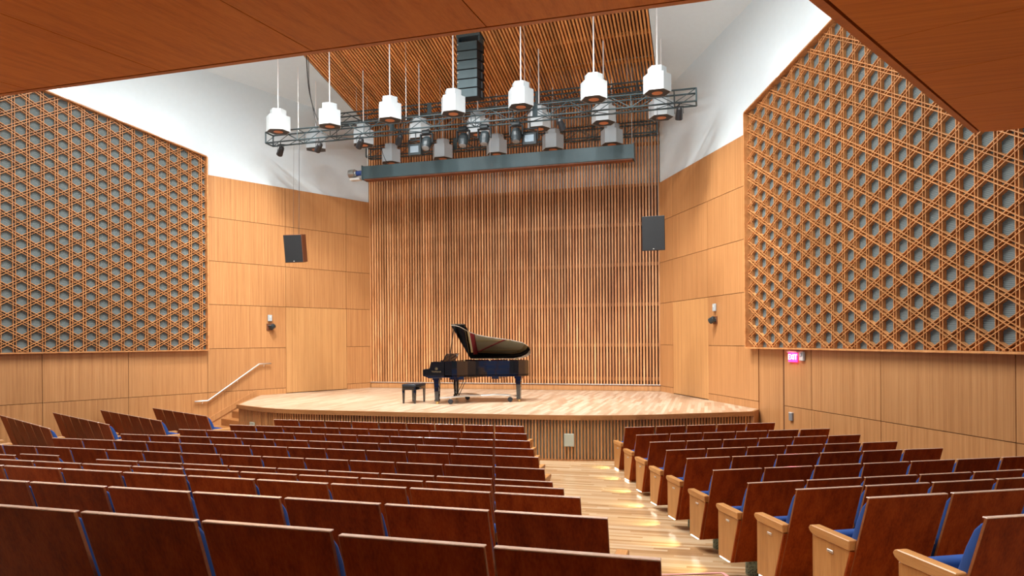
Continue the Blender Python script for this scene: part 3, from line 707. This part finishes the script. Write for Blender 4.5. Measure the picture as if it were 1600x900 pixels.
# ------------------------------------------------------------------ hanging hexagonal speakers
def ceil_z(X, Y): return FOLD+CSL*(YW-Y)
R6 = .293
def hexring(r, rot): return [(r*math.cos(math.pi/3*k+rot), r*math.sin(math.pi/3*k+rot)) for k in range(6)]
hm = {}
for key, rot in (('flat', 0), ('turn', math.pi/6*.7)):
    H = hexring(R6, rot); h2 = hexring(R6-.012, rot); h3 = hexring(.2, rot)
    b = MB(); vs = [(x, y, 0) for x, y in H]+[(x, y, .37) for x, y in H]+[(x, y, 0) for x, y in h2]
    b.add(vs, [(k, (k+1) % 6, 6+(k+1) % 6, 6+k) for k in range(6)]+[tuple(range(6, 12))]+[(12+k, 12+(k+1) % 6, (k+1) % 6, k) for k in range(6)])
    hm['body', key] = b.mesh('body', M['hex'])
    hm['baffle', key] = MB().prism([(x, y, .004) for x, y in h2], (0, 0, .012)).mesh('baffle', M['hexb'])
    hm['cap', key] = MB().prism([(x, y, .371) for x, y in h3], (0, 0, .165)).mesh('cap', M['hex'], .008)
cone = MB().lathe([(.115, -.004), (.10, -.002), (.03, .0), (.015, .002)], 20).mesh('driver_cone', M['cone'])
HB = []
rowlab = {'A': 'front row over the stage edge', 'B': 'middle row above the piano', 'C': 'back row beside the slatted wall'}
for row, Y, zb, xsx in (('A', 15.0, 5.225, [-10.24, -8.80, -7.20, -5.60, -3.985, -2.34, -.985]), ('B', 16.59, 5.19, [-10.155, -8.735, -7.135, -5.54, -3.95, -2.355, -1.0]), ('C', 18.25, 5.12, [-8.735, -7.14, -5.55, -3.965, -2.38])):
    for i, X in enumerate(xsx):
        key = 'turn' if (row == 'A' and i == 0) else 'flat'
        t = thing('hanging_speaker', (X, Y, zb), 'white hexagonal hanging speaker, %s, %s from the %s' % (rowlab[row], ORD[len(xsx)-i], 'exit-sign wall'), 'speaker', 'white hexagonal hanging speakers')
        for part in ('body', 'cap'): place(hm[part, key], part, t, False)
        bf = place(hm['baffle', key], 'baffle', t, False); place(cone, 'driver_cone', bf, False)
        top = ceil_z(X, Y)-zb
        if abs(X-AX) > HW: top = 6.98-zb if row == 'B' else 7.0-zb
        place(MB().tube([(0, 0, .53), (0, 0, top+.06)], .015, 8).mesh('rod', M['rod']), 'rod', t, False)

# ------------------------------------------------------------------ lighting trusses
def truss(Y, X0, X1, z0, z1, dep, lab, step=.46, r=.02):
    t = thing('lighting_truss', ((X0+X1)/2, Y, z0), lab, 'truss', 'dark lighting trusses above the stage')
    for y, z in ((Y, z0), (Y, z1), (Y+dep, z0), (Y+dep, z1)):
        MB().tube([(X0, y, z), (X1, y, z)], r, 8).build('chord', M['truss'], t, smooth=True)
    n = max(2, int(round((X1-X0)/step))); h = (X1-X0)/n
    for i in range(n):
        a, b_ = X0+h*i, X0+h*(i+1)
        if i % 2: a, b_ = b_, a
        for y in (Y, Y+dep): MB().tube([(a, y, z0), (b_, y, z1)], .009, 6).build('brace', M['truss'], t)
        MB().tube([(a, Y, z0), (b_, Y+dep, z0)], .009, 6).build('brace', M['truss'], t)
    for i in range(n//2+1):
        x = X0+h*2*i
        if x > X1+.01: continue
        for y in (Y, Y+dep): MB().tube([(x, y, z0), (x, y, z1)], .010, 6).build('strut', M['truss'], t)
        for z in (z0, z1): MB().tube([(x, Y, z), (x, Y+dep, z)], .010, 6).build('strut', M['truss'], t)
    for x in (X0, X1):
        for (a, b_) in (((Y, z0), (Y, z1)), ((Y+dep, z0), (Y+dep, z1)), ((Y, z0), (Y+dep, z0)), ((Y, z1), (Y+dep, z1))):
            MB().tube([(x, *a), (x, *b_)], .02, 6).build('end_bar', M['truss'], t)
    for k in (.333, .667):
        x = X0+(X1-X0)*k; MB().box((x-.06, Y-.024, z0-.02), (x+.06, Y-.018, z1+.02)).build('splice_plate', M['truss'], t)
    for k in (.08, .36, .64, .92):
        x = X0+(X1-X0)*k; yy = Y+dep/2; top = ceil_z(x, yy) if abs(x-AX) < HW else 6.98
        MB().tube([(x, yy, z1), (x, yy, top+.05)], .006, 6).build('hanger_wire', M['steel'], t)
    return t
truss(15.4, -10.89, -.19, 5.11, 5.385, .32, 'long dark lighting truss carrying the moving spotlights behind the front speaker row')
truss(17.1, -10.0, -1.15, 6.03, 6.29, .30, 'dark lighting truss hung higher than the others under the slat ceiling')
truss(18.62, -9.72, -1.24, 5.47, 5.77, .28, 'dark lighting truss against the slatted rear wall', .42)
# moving spotlights
def moving(X, Y, z, tilt, lab):
    t = thing('moving_spotlight', (X, Y, z), lab, 'spotlight', 'moving spotlights on the trusses')
    MB().box((X-.10, Y-.09, z+.20), (X+.10, Y+.09, z+.29)).build('base', M['fixture'], t, .012)
    for sx in (-1, 1): MB().prism([(X+sx*.14, Y-.05, z+.20), (X+sx*.14, Y+.05, z+.20), (X+sx*.14, Y+.035, z-.02), (X+sx*.14, Y-.035, z-.02)], (.025*sx, 0, 0)).build('yoke_arm', M['fixture'], t, .006)
    MB().box((X-.165, Y-.05, z+.185), (X+.165, Y+.05, z+.215)).build('yoke_bar', M['fixture'], t, .006)
    Mx = Matrix.Translation((X, Y, z)) @ Matrix.Rotation(tilt, 4, 'X')
    h = MB().lathe([(.06, .15), (.10, .12), (.125, .03), (.125, -.06), (.105, -.14), (.10, -.17)], 18, Mx).build('head', M['fixture'], t, smooth=False)
    MB().lathe([(.09, -.165), (.085, -.18), (.04, -.186), (.01, -.187)], 18, Mx).build('lens', M['lens'], h)
for X, tl, lab in ((-5.56, -.35, 'dark moving spotlight hanging from the long truss, second of four'), (-5.03, -.3, 'dark moving spotlight hanging from the long truss, third of four'), (-4.25, -.2, 'dark moving spotlight hanging from the long truss, fourth of four'), (-6.50, -.5, 'dark moving spotlight hanging from the long truss, first of four')):
    moving(X, 15.56, 4.79, tl, lab)
def panel_light(X, Y, z, lab):
    t = thing('panel_floodlight', (X, Y, z), lab, 'floodlight', 'square floodlights under the trusses')
    b = MB().box((X-.17, Y-.08, z-.14), (X+.17, Y+.08, z+.14)).build('housing', M['fixture'], t, .012)
    MB().box((X-.11, Y-.092, z-.08), (X+.11, Y-.08, z+.08)).build('lens', M['lens'], b)
    for sx in (-1, 1): MB().box((X+sx*.185-.01, Y-.02, z-.02), (X+sx*.185+.01, Y+.02, z+.24)).build('bracket', M['fixture'], t)
    MB().box((X-.195, Y-.02, z+.23), (X+.195, Y+.02, z+.26)).build('bracket_bar', M['fixture'], t)
    MB().tube([(X, Y, z+.25), (X, Y, 5.089)], .014, 8).build('clamp_pipe', M['fixture'], t)
panel_light(-6.86, 15.72, 4.68, 'square dark floodlight hanging lower beside the first moving spotlight')
panel_light(-3.96, 15.72, 4.70, 'square dark floodlight hanging beside the fourth moving spotlight')
def par(X, Y, z, lab, a=.6):
    t = thing('par_can', (X, Y, z), lab, 'stage light', 'small black stage lights on the long truss')
    Mx = Matrix.Translation((X, Y, z)) @ Matrix.Rotation(a, 4, 'Y') @ Matrix.Rotation(.5, 4, 'X')
    b = MB().lathe([(.03, .14), (.065, .10), (.075, -.02), (.08, -.12), (.072, -.13)], 14, Mx).build('body', M['black'], t)
    MB().lathe([(.066, -.131), (.05, -.137), (.01, -.14)], 14, Mx).build('lens', M['lens'], b)
    MB().tube([(X-.09, Y, z), (X-.09, Y, z+.16), (X+.09, Y, z+.16), (X+.09, Y, z)], .008, 6).build('yoke', M['black'], t)
    MB().tube([(X, Y, z+.155), (X, Y, z+.219)], .012, 6).build('clamp', M['black'], t)
for X, a, pl in ((-10.45, .8, 'at the free end of the long truss by the handrail wall'), (-9.35, .9, 'second along the long truss from the handrail wall'), (-8.2, .8, 'third along the long truss from the handrail wall'), (-7.15, .6, 'fourth along the long truss from the handrail wall'), (-3.15, -.3, 'second along the long truss from the exit-sign wall'), (-.55, .1, 'at the end of the long truss by the exit-sign wall')):
    par(X, 15.40, 4.87, 'small black stage light, '+pl, a)

# ------------------------------------------------------------------ projection screen housing
SH = thing('screen_housing', (AX, 17.7, 4.55), 'long slate grey projection screen housing hanging across the stage', 'screen housing')
X0, X1 = -9.32, -1.755
MB().prism([(X0, 17.60, 4.56), (X0, 17.60, 4.92), (X0, 17.9, 4.92), (X0, 17.9, 4.56)], (X1-X0, 0, 0)).build('casing', M['housing'], SH, .006)
MB().box((X0+.05, 17.62, 4.53), (X1-.02, 17.88, 4.562)).build('bottom_slot', M['backing'], SH)
for x in (X0, X1): MB().box((x-.012, 17.58, 4.545), (x+.012, 17.92, 4.94)).build('end_plate', M['housing'], SH)
MT = MB().lathe([(.03, -.5), (.11, -.48), (.12, -.30), (.10, -.28), (.09, -.24)], 14, Matrix.Translation((X0, 17.75, 4.77)) @ Matrix.Rotation(math.pi/2, 4, 'Y')).build('motor', M['motor'], SH)
MB().lathe([(.07, -.24), (.075, -.1), (.05, -.0)], 12, Matrix.Translation((X0, 17.75, 4.77)) @ Matrix.Rotation(math.pi/2, 4, 'Y')).build('coupling', M['bluemetal'], MT)
MB().box((X0-.42, 17.66, 4.57), (X0-.12, 17.84, 4.63)).build('motor_bracket', M['ltgrey'], MT)
for x in (X0+.1, AX, X1-.05): MB().tube([(x, 17.75, 4.92), (x, 17.75, ceil_z(x, 17.75)+.05)], .007, 6).build('hanger_wire', M['steel'], SH)

# ------------------------------------------------------------------ line array and two hung loudspeakers
LA = thing('line_array', (-5.5, 15.75, 5.84), 'black column of six stacked loudspeaker boxes hung under the slat ceiling', 'loudspeaker')
for k in range(6):
    z0 = 5.84+.226*k
    b = MB().prism([(-5.775, 15.72, z0), (-5.775, 15.72, z0+.218), (-5.72, 16.08, z0+.20), (-5.72, 16.08, z0+.018)], (.53, 0, 0)).build('cabinet', M['grille'], LA, .006)
    MB().box((-5.76, 15.708, z0+.012), (-5.26, 15.72, z0+.206)).build('grille', M['housing'], b)
    MB().box((-5.757, 15.70, z0+.14), (-5.73, 15.709, z0+.165)).build('badge', M['ltgrey'], b)
    MB().box((-5.235, 15.9, z0+.03), (-5.185, 15.96, z0+.19)).build('rigging_plate', M['black'], b)
MB().box((-5.78, 15.70, 7.30), (-5.18, 16.1, 7.36)).build('flying_frame', M['truss'], LA)
for x in (-5.75, -5.21): MB().box((x-.02, 15.74, 7.18), (x+.02, 16.05, 7.31)).build('frame_side', M['truss'], LA)
MB().tube([(-5.5, 15.9, 7.36), (-5.5, 15.9, ceil_z(0, 15.9)+.05)], .008, 6).build('hanger_wire', M['steel'], LA)
def hung(X, z0, z1, rz, tilt, lab, wires):
    t = thing('hung_loudspeaker', (X, 15.45, z0), lab, 'loudspeaker', 'black loudspeakers hung beside the stage')
    Mx = Matrix.Translation((X, 15.45, (z0+z1)/2)) @ Matrix.Rotation(rz, 4, 'Z') @ Matrix.Rotation(tilt, 4, 'X')
    hh = (z1-z0)/2; b = MB()
    pl_ = [(-.245, -.2), (.245, -.2), (.17, .2), (-.17, .2)]
    b.prism([Mx @ Vector((x, y, -hh)) for x, y in pl_], Mx.to_3x3() @ Vector((0, 0, 2*hh)))
    c_ = b.build('cabinet', M['backing'] if X < AX else M['black'], t, .006)
    MB().box((-.236, -.214, -hh+.012), (.236, -.2, hh-.012), Mx).build('grille', M['grille'], c_)
    MB().box((-.012, -.218, -hh+.03), (.012, -.213, -hh+.045), Mx).build('badge', M['ltgrey'], c_)
    for (dx, zt) in wires: MB().tube([(X+dx, 15.45, z1-.02), (X+dx, 15.5, zt)], .006 if dx > 0 else .003, 6).build('hanger_wire', M['black'], t)
hung(-10.03, 2.02, 2.72, .12, .16, 'black loudspeaker hung from the truss end beside the handrail wall', ((.06, 5.1), (-.10, 5.1)))
hung(-1.10, 1.94, 2.68, -.03, .12, 'black loudspeaker hung from the truss end in front of the slatted wall', ((.08, 5.1), (-.06, 5.1)))
def cable(name, pts, lab, r=.009, mat='black'):
    P = []
    for i in range(len(pts)-1):
        for k in range(6):
            a = k/6; p0 = Vector(pts[max(i-1, 0)]); p1 = Vector(pts[i]); p2 = Vector(pts[i+1]); p3 = Vector(pts[min(i+2, len(pts)-1)])
            P.append(.5*((2*p1)+(p2-p0)*a+(2*p0-5*p1+4*p2-p3)*a*a+(3*p1-p0-3*p2+p3)*a**3))
    P.append(Vector(pts[-1])); return tag(MB().tube(P, r, 6).build(name, M[mat], smooth=True), lab, 'cable', 'black cables above the stage')
cable('power_cable', [(-9.75, 15.5, 7.25), (-9.68, 15.5, 6.4), (-9.5, 15.5, 5.75), (-9.3, 15.5, 5.4)], 'thick black cable sagging from ceiling to the truss by the white wall', .012)
cable('power_cable', [(-9.72, 15.55, 7.25), (-9.7, 15.55, 6.5), (-9.6, 15.55, 5.9), (-9.48, 15.55, 5.4)], 'thinner black cable hanging close beside the thick sagging cable', .008)
cable('power_cable', [(-8.62, 17.4, 5.3), (-8.60, 17.6, 5.05), (-8.55, 17.72, 4.97)], 'short black cable dropping onto the motor end of the screen housing', .008)

# ------------------------------------------------------------------ wall fittings
def wmat(side, Y, z, off=.035):
    p = wpt(side, Y, off)+Vector((0, 0, z)); inn = Vector((-side/KW, -WS/KW, 0)); t = Vector((0, 0, 1)).cross(inn)
    m_ = Matrix((t, inn, Vector((0, 0, 1)))).transposed().to_4x4(); m_.translation = p; return m_, p
for side, Y, z1, z2, pl in ((-1, 16.25, .64, .40, 'handrail side'), (1, 16.35, .70, .41, 'exit-sign side')):
    Mx, p = wmat(side, Y, z1)
    t = thing('wall_sensor', tuple(p), 'small white sensor box on the stage side wall, '+pl, 'sensor', 'white sensors on the stage walls')
    MB().box((-.055, 0, -.085), (.055, .05, .085), Mx).build('case', M['hex'], t, .008)
    MB().box((-.03, .05, .01), (.03, .056, .055), Mx).build('window', M['ltgrey'], t)
    Mx, p = wmat(side, Y, z2)
    t = thing('wall_spotlight', tuple(p), 'small dark wall spotlight below the white sensor, '+pl, 'spotlight', 'dark spotlights on the stage walls')
    MB().box((-.09, 0, -.09), (.09, .02, .09), Mx).build('back_plate', M['backing'], t, .004)
    b = MB().lathe([(.05, -.06), (.07, -.05), (.07, .07), (.06, .08)], 14, Mx @ Matrix.Translation((.02, .10, 0)) @ Matrix.Rotation(1.1, 4, 'Y') @ Matrix.Rotation(.4, 4, 'X')).build('head', M['fixture'], t)
    MB().box((-.015, .02, -.02), (.02, .08, .02), Mx).build('arm', M['black'], t)
    MB().box((-.06, .02, .035), (.07, .14, .05), Mx).build('visor', M['midgrey'], t)
Mx, p = wmat(1, 13.62, -.345)
EX = thing('exit_sign', tuple(p), 'glowing red exit sign on the wall just under the lattice screen', 'sign')
MB().box((-.15, .0, .075), (.15, .06, .105), Mx).build('housing', M['ltgrey'], EX, .004)
MB().box((-.14, .022, -.10), (.14, .034, .075), Mx).build('glass_plate', M['exit'], EX)
fc = bpy.data.curves.new('exit_text', 'FONT'); fc.body = 'EXIT'; fc.size = .14; fc.extrude = .002; fc.align_x = 'CENTER'; fc.align_y = 'CENTER'
fo = bpy.data.objects.new('tmp', fc); COL.objects.link(fo); bpy.context.view_layer.update()
me = bpy.data.meshes.new_from_object(fo.evaluated_get(bpy.context.evaluated_depsgraph_get())); bpy.data.objects.remove(fo)
me.materials.clear(); me.materials.append(M['exitw']); inn = Vector((-1/KW, -WS/KW, 0)); Mt = Matrix((Vector((0, 0, 1)).cross(inn), -inn, Vector((0, 0, 1)))).transposed().to_4x4(); Mt.translation = p+inn*.037+Vector((0, 0, -.012))
me.transform(Mt @ Matrix.Rotation(math.pi/2, 4, 'X'))
place(me, 'lettering', EX)
lamp('POINT', 'exit_lamp', tuple(p+Vector((-.12, -.06, .02))), 1.0, (1, .1, .2), shadow_soft_size=.05)
Mx, p = wmat(1, 13.37, -.33)
t = thing('wall_alarm', tuple(p), 'pale wall alarm box beside the glowing exit sign', 'alarm')
MB().box((-.06, 0, -.085), (.06, .055, .085), Mx).build('case', M['ltgrey'], t, .01)
MB().box((-.04, .055, .0), (.04, .07, .06), Mx).build('lens', M['hex'], t, .004)
Mx, p = wmat(1, 13.70, -1.46)
t = thing('wall_switch', tuple(p), 'small grey control box on the wall below the exit sign', 'switch')
MB().box((-.05, 0, -.07), (.05, .035, .07), Mx).build('case', M['midgrey'], t, .005)
MB().box((-.05, 0, .07), (.05, .038, .085), Mx).build('cap', M['ltgrey'], t)

# ------------------------------------------------------------------ cans for the stage lamps and the assumed house, soffit and uplight lamps
cn = {'can': MB().lathe([(.27, .13), (.29, .12), (.29, -.02), (.265, -.02), (.26, .10)], 20).mesh('can', M['black']), 'glass': MB().lathe([(.25, .05), (.25, .06)], 20).mesh('glass', M['lampglass'])}
cs_ = {'ring': MB().lathe([(.085, .02), (.085, -.006), (.066, -.006), (.062, .018)], 18).mesh('ring', M['steel']), 'glass': MB().lathe([(.06, .014), (.06, .018)], 18).mesh('glass', M['lampglass'])}
for i, p in enumerate(SOF):
    t = thing('assumed_soffit_downlight', p, 'small unseen downlight assumed in the wooden soffit, %s from the exit-sign wall' % ORD[5-i], 'downlight', 'assumed downlights in the wooden soffit')
    place(cs_['ring'], 'ring', t, False); place(cs_['glass'], 'glass', t, False)
for i, p in enumerate(UPL):
    t = thing('added_uplight_trough', p, 'added unseen uplight trough on top of the wooden soffit, %s from the exit-sign wall' % ORD[5-i], 'uplight', 'added uplight troughs on the soffit')
    MB().box((p[0]-.85, p[1]-.12, p[2]-.13), (p[0]+.85, p[1]+.10, p[2]-.02)).build('trough', M['hex'], t, .01)
    MB().box((p[0]-.8, p[1]-.09, p[2]-.02), (p[0]+.8, p[1]+.07, p[2]-.012)).build('diffuser', M['glow'], t)
for i, p in enumerate(DOWN+STG):
    t = thing('unseen_ceiling_downlight', p, 'unseen black ceiling downlight, %s of its row, %s row from the stage' % (ORD[i % 4+1], ORD[4-(i//4) if i < 12 else 1]), 'downlight', 'downlights in the slat ceiling')
    place(cn['can'], 'can', t, False); place(cn['glass'], 'glass', t, False)
print('seats', nseat, 'objects', len(bpy.data.objects))
